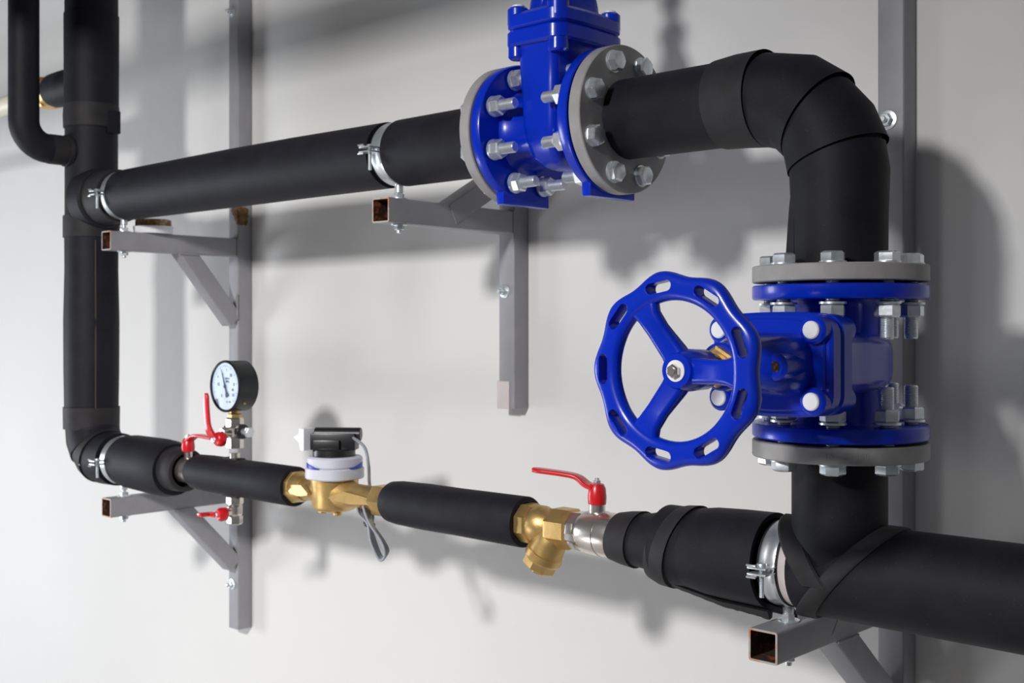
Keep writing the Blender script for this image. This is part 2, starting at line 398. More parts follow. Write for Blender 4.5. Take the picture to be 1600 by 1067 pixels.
def gate_valve(label, loc, rot):
    t = thing('gate_valve', label, 'valve', loc, rot, None)
    # body with the wedge chamber
    b = MB()
    ring(b, [(-HL+0.012, 0.066), (-HL+0.018, 0.060), (-HL+0.026, 0.054), (-0.035, 0.051), (0.035, 0.051), (HL-0.026, 0.054), (HL-0.018, 0.060), (HL-0.012, 0.066)], (0, 0, 0), EX, 64)
    loops = []
    for z, hx, hy, r in ((-0.060, 0.006, 0.012, 0.005), (-0.056, 0.017, 0.030, 0.010), (-0.044, 0.025, 0.045, 0.014), (-0.022, 0.029, 0.055, 0.014),
                         (0.0, 0.031, 0.059, 0.013), (0.06, 0.034, 0.061, 0.013), (0.104, 0.036, 0.063, 0.013), (0.110, 0.039, 0.065, 0.013)):
        loops.append([(x, y, z) for x, y in rrect(hx, hy, r)])
    loft(b, loops)
    lid = [(x*(1-0.13*(y/0.075)**2)*1.0, y) for x, y in rrect(0.056, 0.073, 0.016, 8)]
    # add points along the long sides so that they bow
    def bowed(hx, hy, r, bow):
        pts = []
        base = rrect(hx-bow, hy, r, 6); n_ = len(base)
        for i in range(n_):
            p, q = base[i], base[(i+1) % n_]
            pts.append(p)
            if math.dist(p, q) > 0.03:
                for k in range(1, 12): pts.append((p[0]+(q[0]-p[0])*k/12, p[1]+(q[1]-p[1])*k/12))
        out = []
        for x, y in pts:
            f = max(0, 1-(abs(y)/hy)**2)
            out.append((x+math.copysign(bow*f, x)*(1 if abs(x) > (hx-bow)*0.6 else abs(x)/(hx-bow)), y))
        return out
    prism(b, bowed(0.0565, 0.0735, 0.020, 0.0045), 0.110, 0.1325, bev=0.003)
    for sx in (-1, 1):
        for sy in (-1, 1):
            cyl(b, (sx*0.037, sy*0.056, 0.094), EZ, 0.03, 0.0140, 0.003, 28)
    part('body', b, 'blue', t, local=True, ang=40)
    for s in (-1, 1):
        f = MB(); ring(f, [(0, 0.03), (0, FR*0.985), (0.0016, FR), (0.0145, FR), (0.0165, FR*0.984), (0.0175, 0.070), (0.0175, 0.03)], (s*HL, 0, 0), EX*(-s), 96, closed=True)
        rbox(f, (s*(HL-0.0085), 0.0, -0.0885), (0.0155, 0.098, 0.032), 0.0025)
        part('valve_flange', f, 'blue', t, local=True, ang=40)
    # lid
    c = MB()
    prism(c, bowed(0.0560, 0.0730, 0.020, 0.0045), 0.1335, 0.155, bev=0.0035)
    prism(c, bowed(0.0500, 0.066, 0.014, 0.008), 0.154, 0.158, bev=0.002)
    for sx in (-1, 1):
        for sy in (-1, 1):
            cyl(c, (sx*0.037, sy*0.056, 0.140), EZ, 0.0265, 0.0150, 0.003, 28)
    loops = []
    for k in range(11):
        a = k/10*PI/2*0.98
        loops.append([(x*math.cos(a), y*math.cos(a)**0.6, 0.152+0.074*math.sin(a)) for x, y in rrect(0.034, 0.053, 0.026, 8)])
    loft(c, loops)
    for s in (-1, 1):
        cyl(c, (0, s*0.0385, 0.152), EZ, 0.061, 0.0145, 0.004, 28)
        rbox(c, (0, s*0.026, 0.183), (0.026, 0.024, 0.058), 0.004)
    ring(c, [(0, 0.026), (0.02, 0.021), (0.06, 0.0195), (0.080, 0.0200), (0.084, 0.0245), (0.098, 0.0245), (0.100, 0.0225)], (0, 0, 0.152), EZ, 40)
    cap = part('bonnet', c, 'blue', t, local=True, ang=40)
    h = MB()
    cyl(h, (0, -0.0405, 0.2128), EZ, 0.0006, 0.0058, 0, 20)
    part('plug_hole', h, 'hole', cap, 'rusty threaded hole', local=True)
    for sx in (-1, 1):
        for sy in (-1, 1):
            p = MB(); ring(p, [(0, 0.0094), (0.0022, 0.0094), (0.0034, 0.0082), (0.0038, 0.0)], (sx*0.037, sy*0.056, 0.1665), EZ, 28, caps=False)
            part('plastic_cap', p, 'capw', t, 'white round plug over a lid screw', local=True)
    p = MB(); hexa(p, (0, 0, 0.2515), EZ, 0.009, 0.0212); cyl(p, (0, 0, 0.260), EZ, 0.005, 0.0135, 0.001)
    part('packing_nut', p, 'brass', t, 'brass packing nut', local=True, ang=25)
    p = MB(); cyl(p, (0, 0, 0.262), EZ, 0.060, 0.0085)
    part('stem', p, 'nickel', t, local=True)
    # handwheel
    hw = MB(); wm = wheel_mesh(); hw.merge(wm, Matrix.Translation((0, 0, 0.345)))
    for k in range(3):
        a = math.radians(120*k); dx = Vector((math.cos(a), math.sin(a), 0))
        loops = []
        for s_, w_, zc, hh in ((0.004, 0.0135, 0.330, 0.010), (0.020, 0.0125, 0.332, 0.0090), (0.045, 0.0115, 0.341, 0.0072), (0.060, 0.0125, 0.345, 0.0068), (0.070, 0.0165, 0.345, 0.0062)):
            nx = Vector((-dx.y, dx.x, 0))
            loops.append([tuple(dx*s_+nx*x+Vector((0, 0, zc+y))) for x, y in rrect(w_, hh, min(hh, 0.006)*0.95, 5)])
        loft(hw, loops)
    ring(hw, [(0.0, 0.0175), (0.003, 0.0200), (0.030, 0.0210), (0.046, 0.0185), (0.0495, 0.0165)], (0, 0, 0.294), EZ, 40)
    # turn so that one spoke points along local -Y (to the right in the photo)
    hw2 = MB(); hw2.merge(hw, Matrix.Translation((-0.0022, 0, -0.016)) @ Matrix.Rotation(-PI/2, 4, 'Z'))
    W_ = part('handwheel', hw2, 'blue', t, local=True, ang=40)
    p = MB(); ring(p, [(0, 0.0105), (0.0015, 0.0105), (0.0018, 0.0095)], (-0.0022, 0, 0.3274), EZ, 28)
    part('washer', p, 'capw', W_, 'pale washer', local=True)
    p = MB(); hexa(p, (-0.0022, 0, 0.329), EZ, 0.006, 0.0068); cyl(p, (-0.0022, 0, 0.335), EZ, 0.001, 0.004)
    part('hub_bolt', p, 'nickel', W_, 'steel hexagon bolt in the hub', local=True, ang=25)
    return t
RV = Matrix(((0, -1, 0), (0, 0, -1), (1, 0, 0)))          # columns: X -> +z, Y -> -x, Z -> -y
gv1 = gate_valve('blue flanged gate valve in the right drop pipe, its whole round handwheel in view', (XR, YP, ZV), RV)
gv2 = gate_valve('blue flanged gate valve in the upper horizontal pipe, its top cut off by the frame', (XU, YP, ZU), Matrix.Identity(3))

# ------------------------------------------------------------------ insulated pipes
RI = 0.0535
def pipe_part(name, pts, r, m, parent, label=None, caps=True, seg=56, ang=22, n0=None):
    mb = MB(); sweep(mb, pts, r, seg, caps, n0); return part(name, mb, m, parent, label, ang=ang)
XS = [-2.316, -1.434, -0.7268]              # clamps

# 1 upper run: from the left riser to the grey flange of the upper valve
xfl = XU-HL-GAP-FT
t = thing('insulated_pipe', 'black insulated upper horizontal pipe between the left riser and the upper blue valve', 'pipe', (xfl, YP, ZU))
pipe_part('insulation', [(XS[1]+0.016, YP, ZU), (xfl-0.001, YP, ZU)], RI, 'rub', t)
pipe_part('insulation', [(XS[0]+0.015, YP, ZU), (-1.9, YP, ZU+0.0015), (-1.7, YP, ZU+0.0015), (XS[1]-0.020, YP, ZU)], [RI, RI+0.0015, RI+0.001, RI], 'rub', t)
mb = MB(); sweep(mb, [(XL+0.02, YP, ZU), (XS[0]-0.045, YP, ZU), (XS[0]-0.014, YP, ZU)], [0.0625, 0.0575, 0.0565]); part('branch_sleeve', mb, 'tape', t)
mb = MB(); sweep(mb, [(XL+0.02, YP, ZU), (XL+0.062, YP, ZU), (XL+0.068, YP, ZU)], [0.069, 0.066, 0.061]); part('branch_collar', mb, 'rub', t)
pipe_part('pipe_core', [(XS[0]-0.04, YP, ZU), (XS[1]+0.04, YP, ZU)], 0.0452, 'core', t, 'bare black pipe seen in the gaps at the clamps')
grey_flange(t, (XU-HL-GAP, YP, ZU), -EX)
bolts(t, (XU-HL-GAP-FT, YP, ZU), -EX, EZ)

# 2 elbow and drop to the lower valve
xfr = XU+HL+GAP+FT; zt = ZV+HL+GAP+FT; RB = 0.1
t = thing('insulated_pipe', 'black insulated pipe with the wrapped bend between both blue valves', 'pipe', (XR, YP, zt))
cB = Vector((XR-RB, YP, ZU-RB))
def onarc(deg): a = math.radians(deg); return cB+Vector((RB*math.sin(a), 0, RB*math.cos(a)))
pipe_part('insulation', [(xfr+0.001, YP, ZU), (XR-RB-0.05, YP, ZU)], RI, 'rub', t)
pipe_part('tape_band', [(XR-RB-0.058, YP, ZU), (XR-RB-0.03, YP, ZU+0.001), (XR-RB+0.004, YP, ZU-0.0)], [RI+0.0025, RI+0.0045, RI+0.0060], 'tape', t, caps=False)
pipe_part('bend_segment', [cB+Vector((-0.002, 0, RB)), onarc(27), onarc(47)], [0.0560, 0.0575, 0.0602], 'rub', t, caps=False)
pipe_part('bend_segment', [onarc(41), onarc(60), onarc(79), ], [0.0555, 0.0575, 0.0604], 'rub', t, caps=False)
pipe_part('bend_segment', [onarc(74), onarc(90), (XR, YP, ZU-RB-0.05), (XR, YP, zt+0.002)], [0.0560, 0.0570, 0.0550, 0.0545], 'rub', t)
pipe_part('bend_lining', [(XR-RB-0.03, YP, ZU)]+[onarc(d) for d in (10, 25, 40, 55, 70, 85)]+[(XR, YP, zt+0.01)], 0.0530, 'core', t)
mb = MB()
for i in range(1):
    vs = []; fs = []; n_ = 14
    for k in range(n_+1):
        f = k/n_; z = zt+0.004+(0.085)*f; off = 0.0068*(1-f)**0.7
        for (ang_, rr) in ((math.radians(200), 0.0545), (math.radians(207), 0.0548+off), (math.radians(213), 0.0548+off), (math.radians(230), 0.0550)):
            vs.append((XR+rr*math.cos(ang_), YP+rr*math.sin(ang_), z))
    for k in range(n_):
        for j in range(3): fs.append([4*k+j, 4*k+j+1, 4*k+j+5, 4*k+j+4])
    fs.append([0, 1, 2, 3]); mb.add(vs, fs)
part('insulation_flap', mb, 'rub', t)
grey_flange(t, (XU+HL+GAP, YP, ZU), EX, 'grey steel flange bolted to the upper blue valve')
bolts(t, (xfr, YP, ZU), EX, EZ)
grey_flange(t, (XR, YP, ZV+HL+GAP), EZ, 'grey steel flange bolted on top of the lower blue valve')
bolts(t, (XR, YP, zt), EZ, EY)

# 3 lower tee and the run leaving the frame on the right
zb = ZV-HL-GAP-FT
t = thing('insulated_pipe', 'thick black insulated tee and pipe running off the right edge of the frame', 'pipe', (XR, YP, ZL))
mb = MB(); sweep(mb, [(XR, YP, zb-0.001), (XR, YP, ZL)], 0.0545)
sweep(mb, [(XS[2]+0.0255, YP, ZL), (XS[2]+0.034, YP, ZL), (XR+0.012, YP, ZL)], [0.0535, 0.0555, 0.0560]); part('tee_insulation', mb, 'rub', t)
pipe_part('insulation', [(XR+0.010, YP, ZL), (XR+0.3, YP, ZL), (0.25, YP, ZL)], [0.0560, 0.0572, 0.0570], 'rub', t)
pipe_part('bare_pipe', [(XS[2]+0.011, YP, ZL), (XS[2]+0.034, YP, ZL)], 0.0492, 'primer', t, 'pale bare pipe beside the clamp')
def strap(name, cx, cz, slope, r, a0, a1, wd, th, parent, flip=False, n_=48, mt='tape'):
    """tape lying on the pipe surface along an inclined section: x = cx + slope * (z - ZL)"""
    mb = MB(); vs = []; fs = []
    for k in range(n_+1):
        a = a0+(a1-a0)*k/n_
        y = math.cos(a); z = math.sin(a)
        for (dx, rr) in ((-wd/2, r-0.004), (-wd/2, r+th*0.6), (-wd/2+0.003, r+th), (wd/2-0.003, r+th), (wd/2, r+th*0.6), (wd/2, r-0.004)):
            vs.append((cx+slope*z*r+dx, YP+rr*y, cz+rr*z))
    for k in range(n_):
        for j in range(5): fs.append([6*k+j, 6*k+j+1, 6*k+j+7, 6*k+j+6])
    fs.append([0, 1, 2, 3, 4, 5]); fs.append([6*n_+j for j in range(6)][::-1]); mb.add(vs, fs)
    return part(name, mb, mt, parent)
strap('tape_band', XR+0.017, ZL, 0.92, 0.0562, 0, 2*PI, 0.026, 0.0032, t)
strap('tape_band', XR-0.009, ZL, -0.80, 0.0558, math.radians(96), math.radians(190), 0.032, 0.0048, t)
grey_flange(t, (XR, YP, ZV-HL-GAP), -EZ, 'grey steel flange with raised numbers on its rim')
bolts(t, (XR, YP, zb), -EZ, EY)

# raised marks on the rim of the lower grey flange
def text_mb(s, size, ext=0.0003, bold=0.0):
    cu = bpy.data.curves.new('t', 'FONT'); cu.body = s; cu.size = size; cu.extrude = ext; cu.align_x = 'CENTER'; cu.align_y = 'CENTER'; cu.offset = bold
    o = bpy.data.objects.new('t', cu); COL.objects.link(o)
    dg = bpy.context.evaluated_depsgraph_get(); e = o.evaluated_get(dg); me = e.to_mesh()
    mb = MB(); mb.add([v.co.copy() for v in me.vertices], [list(p.vertices) for p in me.polygons])
    e.to_mesh_clear(); bpy.data.objects.remove(o); bpy.data.curves.remove(cu); return mb
tm = text_mb('16 - 20 120', 0.0105, 0.0004)
mb = MB(); mb.merge(tm)
for v in mb.v:
    a = v.x/FR-PI/2+math.radians(32); rr = FR+v.z-0.0001
    v.x, v.y, v.z = XR+rr*math.cos(a), YP+rr*math.sin(a), ZV-HL-GAP-FT/2+v.y*1.0
part('cast_marking', mb, 'flange', t, ang=20)

# 4 left riser with the bottom bend
t = thing('insulated_pipe', 'tall black insulated vertical pipe on the left with the bend at its foot', 'pipe', (XL, YP, ZL))
zz = lambda v: Z(v, XL, YP-0.05)
pipe_part('insulation', [(XL, YP, zz(18)), (XL, YP, zz(175))], [0.0585, 0.0578], 'rub', t)
pipe_part('insulation', [(XL, YP, 2.75), (XL, YP, zz(20))], 0.0565, 'rub', t)
pipe_part('tape_band', [(XL, YP, zz(161)), (XL, YP, zz(178)), (XL, YP, zz(197))], [0.0585, 0.0600, 0.0592], 'tape', t)
mb = MB(); rbox(mb, (XL+0.055, YP+0.022, zz(189)), (0.012, 0.030, 0.050), 0.002); part('tape_end', mb, 'rub', t)
pipe_part('insulation', [(XL, YP, zz(190)), (XL, YP, zz(345))], 0.0560, 'rub', t)
pipe_part('tape_band', [(XL, YP, zz(336)), (XL, YP, zz(370))], 0.0600, 'tape', t)
pipe_part('insulation', [(XL, YP, zz(365)), (XL, YP, zz(420)), (XL, YP, zz(500)), (XL, YP, zz(580)), (XL, YP, zz(645))], [0.0570, 0.0565, 0.0590, 0.0585, 0.0570], 'rub', t)
mb = MB()
asm = math.radians(-19)
rbox(mb, (XL+0.0578*math.cos(asm), YP+0.0578*math.sin(asm), (zz(376)+zz(638))/2), (0.0022, 0.0022, zz(376)-zz(638)), 0, Matrix.Rotation(asm, 3, 'Z')); part('glued_seam', mb, 'seam', t, 'thin tan glue line down the insulation')
pipe_part('tape_band', [(XL, YP, zz(637)), (XL, YP, zz(671))], [0.0600, 0.0595], 'tape', t)
RB2 = 0.074; cB2 = Vector((XL+RB2, YP, ZL+RB2))
def onarc2(deg): a = math.radians(deg); return cB2+Vector((-RB2*math.cos(a), 0, -RB2*math.sin(a)))
pipe_part('bend_segment', [(XL, YP, zz(650)), (XL, YP, ZL+RB2+0.002), onarc2(28), onarc2(52)], [0.0555, 0.0560, 0.0575, 0.0590], 'rub', t, caps=False)
pipe_part('bend_segment', [onarc2(46), onarc2(66), onarc2(80)], [0.0560, 0.0580, 0.0600], 'tape', t, caps=False)
pipe_part('bend_segment', [onarc2(76), onarc2(90), (XS[0]-0.020, YP, ZL)], [0.0570, 0.0570, 0.0560], 'rub', t)
pipe_part('pipe_core', [(XS[0]-0.04, YP, ZL), (XS[0]+0.04, YP, ZL)], 0.0455, 'core', t)

# 5 reducing wrap right of the lower left clamp
t = thing('insulation_sleeve', 'black wrapped reducing sleeve right of the lower left pipe clamp', 'pipe insulation', (XS[0]+0.1, YP, ZL))
xa = XS[0]+0.016
mb = MB(); sweep(mb, [(xa, YP, ZL), (xa+0.03, YP, ZL), (xf(212, .056), YP, ZL-0.002), (xf(226, .056), YP, ZL-0.003), (xf(238, .052), YP, ZL-0.003)], [0.0535, 0.0560, 0.0580, 0.0570, 0.0520]); part('wide_wrap', mb, 'rub', t, ang=50)
xc = xf(263, 0.042)
mb = MB(); sleeve(mb, (xf(230, .05), YP, ZL-0.001), EX, xc-xf(230, .05), 0.0460, 0.0425, 0.034); part('narrow_wrap', mb, 'tape', t, ang=50)

# 6 sleeves on the thin lower line
t = thing('insulation_sleeve', 'black foam sleeve carrying the pressure gauge, left of the brass water meter', 'pipe insulation', (xf(360, .034), YP, ZL))
x0 = xf(284, .03); x1 = xf(438, .034)
mb = MB(); ring(mb, [(0, 0.018), (0.0, 0.026), (0.003, 0.0305), (0.014, 0.034), (0.06, 0.0355), (0.15, 0.0350), ((x1-x0)*0.7, 0.0355), (x1-x0-0.002, 0.0355), (x1-x0, 0.0345), (x1-x0, 0.028), (x1-x0-0.06, 0.026)], (x0, YP, ZL), EX, 56, closed=True)
part('foam_tube', mb, 'rub', t, ang=50)
XG = X(367, YP)
for s_ in (1, -1):
    mb = MB(); rbox(mb, (XG-0.004, YP, ZL+s_*0.0336), (0.050, 0.020, 0.006), 0.001); part('slit', mb, 'core', t)
t = thing('insulation_sleeve', 'black foam sleeve with a rounded left end, between the water meter and the brass strainer', 'pipe insulation', (xf(700, .034), YP, ZL))
x2 = xf(588, .028); x3 = xf(796, .036)
mb = MB(); ring(mb, [(0, 0.018), (0.0, 0.024), (0.003, 0.0290), (0.010, 0.0330), (0.03, 0.0352), (0.09, 0.0365), (0.16, 0.0362), (x3-x2-0.002, 0.0372), (x3-x2, 0.0362), (x3-x2, 0.029), (x3-x2-0.06, 0.027)], (x2, YP, ZL), EX, 56, closed=True)
part('foam_tube', mb, 'rub', t, ang=50)

# 7 reducing wrap on the right, left of the lower right clamp
t = thing('insulation_sleeve', 'large black tapering wrap between the nickel ball valve and the lower right clamp', 'pipe insulation', (xf(1100, .05), YP, ZL))
xe = xf(1172, 0.056)
def tapered(name, segs, ri, mt, ang=50, dz=0.0, wv=0.0):
    prof = [(segs[0][0], ri), (segs[0][0], segs[0][1]-0.003)]+[(s, r) for s, r in segs]+[(segs[-1][0], segs[-1][1]-0.004), (segs[-1][0], ri)]
    prof = [prof[0], prof[1]]+prof[2:]
    mb = MB(); ring(mb, prof, (0, YP, ZL+dz), EX, 64, closed=True)
    return mb
mb = tapered('w', [(xf(1012, .046), 0.0440), (xf(1045, .047), 0.0500), (xf(1085, .05), 0.0555), (xf(1120, .056), 0.0572), (xe, 0.0580)], 0.0515, 'rub')
for v in mb.v:          # the lower lip hangs open along its seam
    a = math.atan2(v.z-ZL, v.y-YP)
    k = max(0, 1-abs(a+PI*0.47)/0.42); f = max(0, min(1, (v.x-xf(1012, .046))/(xe-xf(1012, .046))))
    v.z -= 0.0085*k*f; v.x += 0.028*k*f*f
part('wide_wrap', mb, 'rub', t)
mb = tapered('w', [(xf(1008, .046), 0.0480), (xf(1024, .048), 0.0535), (xf(1040, .05), 0.0550)], 0.040, 'tape')
for v in mb.v:
    k = (v.z-ZL)/0.05; v.x += 0.014*k
part('tape_band', mb, 'tape', t)
mb = tapered('w', [(xf(944, .03), 0.0330), (xf(958, .034), 0.0365), (xf(975, .036), 0.0385)], 0.026, 'tape')
for v in mb.v: v.x += 0.006*(v.z-ZL)/0.05
part('tape_band', mb, 'tape', t)
mb = tapered('w', [(xf(962, .034), 0.0345), (xf(990, .036), 0.0370), (xf(1012, .042), 0.0430), (xf(1030, .045), 0.0470)], 0.028, 'rub')
part('narrow_wrap', mb, 'rub', t)
# torn flap along the bottom seam
mb = MB(); vs = []; fs = []; n_ = 26
xs0 = xf(1020, .05); xs1 = xe-0.008
for k in range(n_+1):
    f = k/n_; x = xs0+(xs1-xs0)*f
    rr = 0.0475+0.0105*min(1, f*1.8)
    z0 = ZL-rr-0.0035*f; dr = 0.003+0.008*f*f+random.uniform(-0.0008, 0.0008)
    y0 = YP-0.014
    for (dy, dz_) in ((-0.010, 0.004), (-0.004, -dr*0.6), (0.010, -dr), (0.022, -dr*0.9), (0.024, 0.004)): vs.append((x+0.012*f*(dy < 0), y0+dy, z0+dz_))
for k in range(n_):
    for j in range(5): fs.append([5*k+j, 5*k+(j+1) % 5, 5*k+5+(j+1) % 5, 5*k+5+j])
fs.append([0, 1, 2, 3, 4]); fs.append([5*n_+j for j in range(5)]); mb.add(vs, fs)
part('seam_flap', mb, 'tape', t, 'torn rough-edged flap under the wrap')

# 8 thin black pipe in front of the left riser
ys = -0.462
t = thing('insulated_pipe', 'thin black insulated pipe curving into the left riser from the front', 'pipe', (XL, ys, 1.76))
zc_ = Z(234, XL, -0.39); Rb = 0.055
path = [(XL, ys, 2.75), (XL, ys, zc_+Rb)]
for k in range(1, 9):
    a = PI/2*k/8; path.append((XL, ys+Rb*(1-math.cos(a)), zc_+Rb*(1-math.sin(a))))
path.append((XL, ys+Rb+0.012, zc_))
pipe_part('foam_tube', path, 0.0312, 'rub', t, ang=30, seg=40)
pipe_part('foam_joint', [(XL, ys+Rb, zc_), (XL, YP-0.045, zc_)], 0.0322, 'tape', t, seg=40)
pipe_part('foam_collar', [(XL, YP-0.062, zc_), (XL, YP-0.053, zc_)], 0.0345, 'tape', t, seg=40)

# pipe under the ceiling, just above the frame; its shadow crosses the top of the wall
t = thing('insulated_pipe', 'black insulated pipe running overhead, above the top edge of the frame', 'pipe', (-2.5, -0.9, 2.14))
pipe_part('insulation', [(-6.2, -0.9, 2.14), (1.2, -0.9, 2.14)], 0.05, 'rub', t)

# 9 branch behind the left riser
xq = X(90, YP+0.01); zq = Z(141, xq, YP+0.01); yq = YP+0.01
t = thing('branch_pipe', 'cream plastic pipe with a brass union running off the left edge', 'pipe', (xq-0.06, yq, zq))
mb = MB(); sweep(mb, [(X(70, yq), yq, zq), (-4.2, yq, zq)], 0.0225, 32); part('plastic_pipe', mb, 'cream', t)
mb = MB(); hexa(mb, (X(78, yq), yq, zq), -EX, 0.030, 0.040); hexa(mb, (X(78, yq)-0.032, yq, zq), -EX, 0.02, 0.036)
ring(mb, [(-0.02, 0.034), (0.012, 0.036)], (X(78, yq), yq, zq), -EX, 32); part('union_nut', mb, 'brass', t, 'brass union nut', ang=25)
mb = MB(); ring(mb, [(0, 0.030), (0.004, 0.036), (0.016, 0.0395), (0.05, 0.0400), (0.09, 0.0400), (0.15, 0.0400)], (X(83, yq), yq, zq), EX, 40); part('foam_sleeve', mb, 'rub', t, 'rounded black foam end at the riser', ang=50)

# ------------------------------------------------------------------ brackets on the wall
def anchor(parent, x, z, r=0.012):
    mb = MB(); ring(mb, [(0, r), (0.0018, r), (0.0022, r-0.001)], (x, YS, z), -EY, 28); hexa(mb, (x, YS-0.0022, z), -EY, 0.0075, r*0.66)
    cyl(mb, (x, YS-0.009, z), -EY, 0.008, r*0.34, 0.0012, 16)
    return part('anchor_bolt', mb, 'zinc', parent, ang=25)
def weld(parent, p0, p1, r=0.003):
    mb = MB(); P0 = Vector(p0); P1 = Vector(p1); n_ = max(3, int((P1-P0).length/0.0045)); pts = []; rr = []
    for k in range(n_*2+1):
        pts.append(P0+(P1-P0)*k/(n_*2)); rr.append(r*(1.0 if k % 2 else 0.65)*random.uniform(0.85, 1.15))
    sweep(mb, pts, rr, 10); return part('weld_seam', mb, 'steel', parent, ang=60)
def upright(parent, x, z0, z1, name='upright', open0=True):
    mb = MB(); tube_square(mb, (x, -TW/2, z0), (x, -TW/2, z1), TW, up=(0, 1, 0), open0=open0, open1=False)
    return part(name, mb, ['steel', 'rust', 'edge'], parent)
def arm(parent, x, xt, yt, ztop, h=TW):
    mb = MB(); tube_square(mb, (xt, yt, ztop-h/2), (x, YS, ztop-h/2), TW, h); return part('arm', mb, ['steel', 'rust', 'edge'], parent)
def brace(parent, p0, p1):
    mb = MB(); tube_square(mb, p0, p1, TW*0.99, up=(0, 0, 1), open0=False); return part('brace', mb, ['steel', 'rust', 'edge'], parent)

# left bracket: one upright, two arms
x = -2.316; zlo = Z(982, x, YS)
t = thing('wall_bracket', 'grey steel wall bracket at left, long upright with two arms', 'bracket', (x, 0, zlo))
upright(t, x, zlo, 2.75)
zaU = CZ+0.2006; zaL = CZ-0.362
arm(t, x, x, -0.351, zaU, 0.0405); arm(t, x, x, -0.351, zaL, 0.0395)
# braces (from arm underside down to the upright)
def zat(v, yw, xx=x): return Z(v, xx, yw)
brace(t, (x, -0.182, zaU-0.018), (x, YS-0.004, zaU-0.188))
brace(t, (x, -0.198, zaL-0.018), (x, YS-0.004, zaL-0.182))
for zz_, yy in ((zaU-0.0405, -0.160), (zaL-0.0395, -0.175)):
    weld(t, (x+TW/2, yy-0.030, zz_-0.001), (x+TW/2, yy+0.022, zz_-0.001))
weld(t, (x+TW/2, YS-0.002, zaU), (x+TW/2, YS-0.002, zaU-0.04)); weld(t, (x+TW/2, YS-0.002, zat(460, YS)), (x+TW/2, YS-0.002, zat(500, YS)))
weld(t, (x+TW/2, YS-0.002, zaL), (x+TW/2, YS-0.002, zaL-0.04))
anchor(t, x-0.004, Z(18, x, YS)); anchor(t, x-0.004, Z(913, x, YS))
mb = MB()
vs = []; fs = []
for k in range(170):
    a = random.uniform(0, 1); b_ = random.uniform(0, 1)
    bm = bmesh.new(); bmesh.ops.create_icosphere(bm, subdivisions=1, radius=random.uniform(0.003, 0.0065))
    if k % 2: c_ = Vector((x-0.004+0.022*a, YS-0.0003, Z(326, x, YS)-0.036*b_*(0.15+0.85*a))); q_ = Vector((1, 0.35, 1))
    else: c_ = Vector((x+TW/2+0.0002, YS+0.002+0.022*a, Z(326, x, YS)-0.036*b_)); q_ = Vector((0.35, 1, 1))
    mb.add([v.co*q_+c_ for v in bm.verts], [[v.index for v in f.verts] for f in bm.faces]); bm.free()
part('foam_residue', mb, 'foam', t, 'brown dried foam stuck to the upright under the pipe', ang=180)

# middle bracket
x = -1.452; zlo = Z(638, x, YS)
t = thing('wall_bracket', 'grey steel wall bracket under the middle clamp with a short upright', 'bracket', (x, 0, zlo))
upright(t, x, zlo, ZU-0.02)
zaM = CZ+0.2053
arm(t, x, -1.4355, -0.348, zaM, 0.0400)
brace(t, (x+0.010, -0.200, zaM-0.018), (x, YS-0.004, ZU+0.01-0.045+0.03))
weld(t, (x+TW/2, YS-0.002, zaM), (x+TW/2, YS-0.002, zaM-0.04))
anchor(t, x-0.004, Z(455, x, YS))
mb = MB(); rbox(mb, (x-0.006, YS-0.001, zlo+0.024), (0.030, 0.004, 0.050), 0.0015); part('welded_plate', mb, 'primer', t, 'pale patch on the lower end')

# right bracket
x = -0.7255
t = thing('wall_bracket', 'grey steel wall bracket at right, full-height upright behind the lower blue valve', 'bracket', (x, 0, 0.7))
upright(t, x, 0.62, 2.75)
zaR = CZ-0.3553
arm(t, x, -0.7268, -0.3685, zaR)
brace(t, (x, -0.228, zaR-0.014), (x, YS-0.004, zaR-0.168))
weld(t, (x+TW/2, -0.225, zaR-TW-0.001), (x+TW/2, -0.170, zaR-TW-0.001), 0.0022)
anchor(t, x-0.004, Z(187, x, YS), 0.0135)

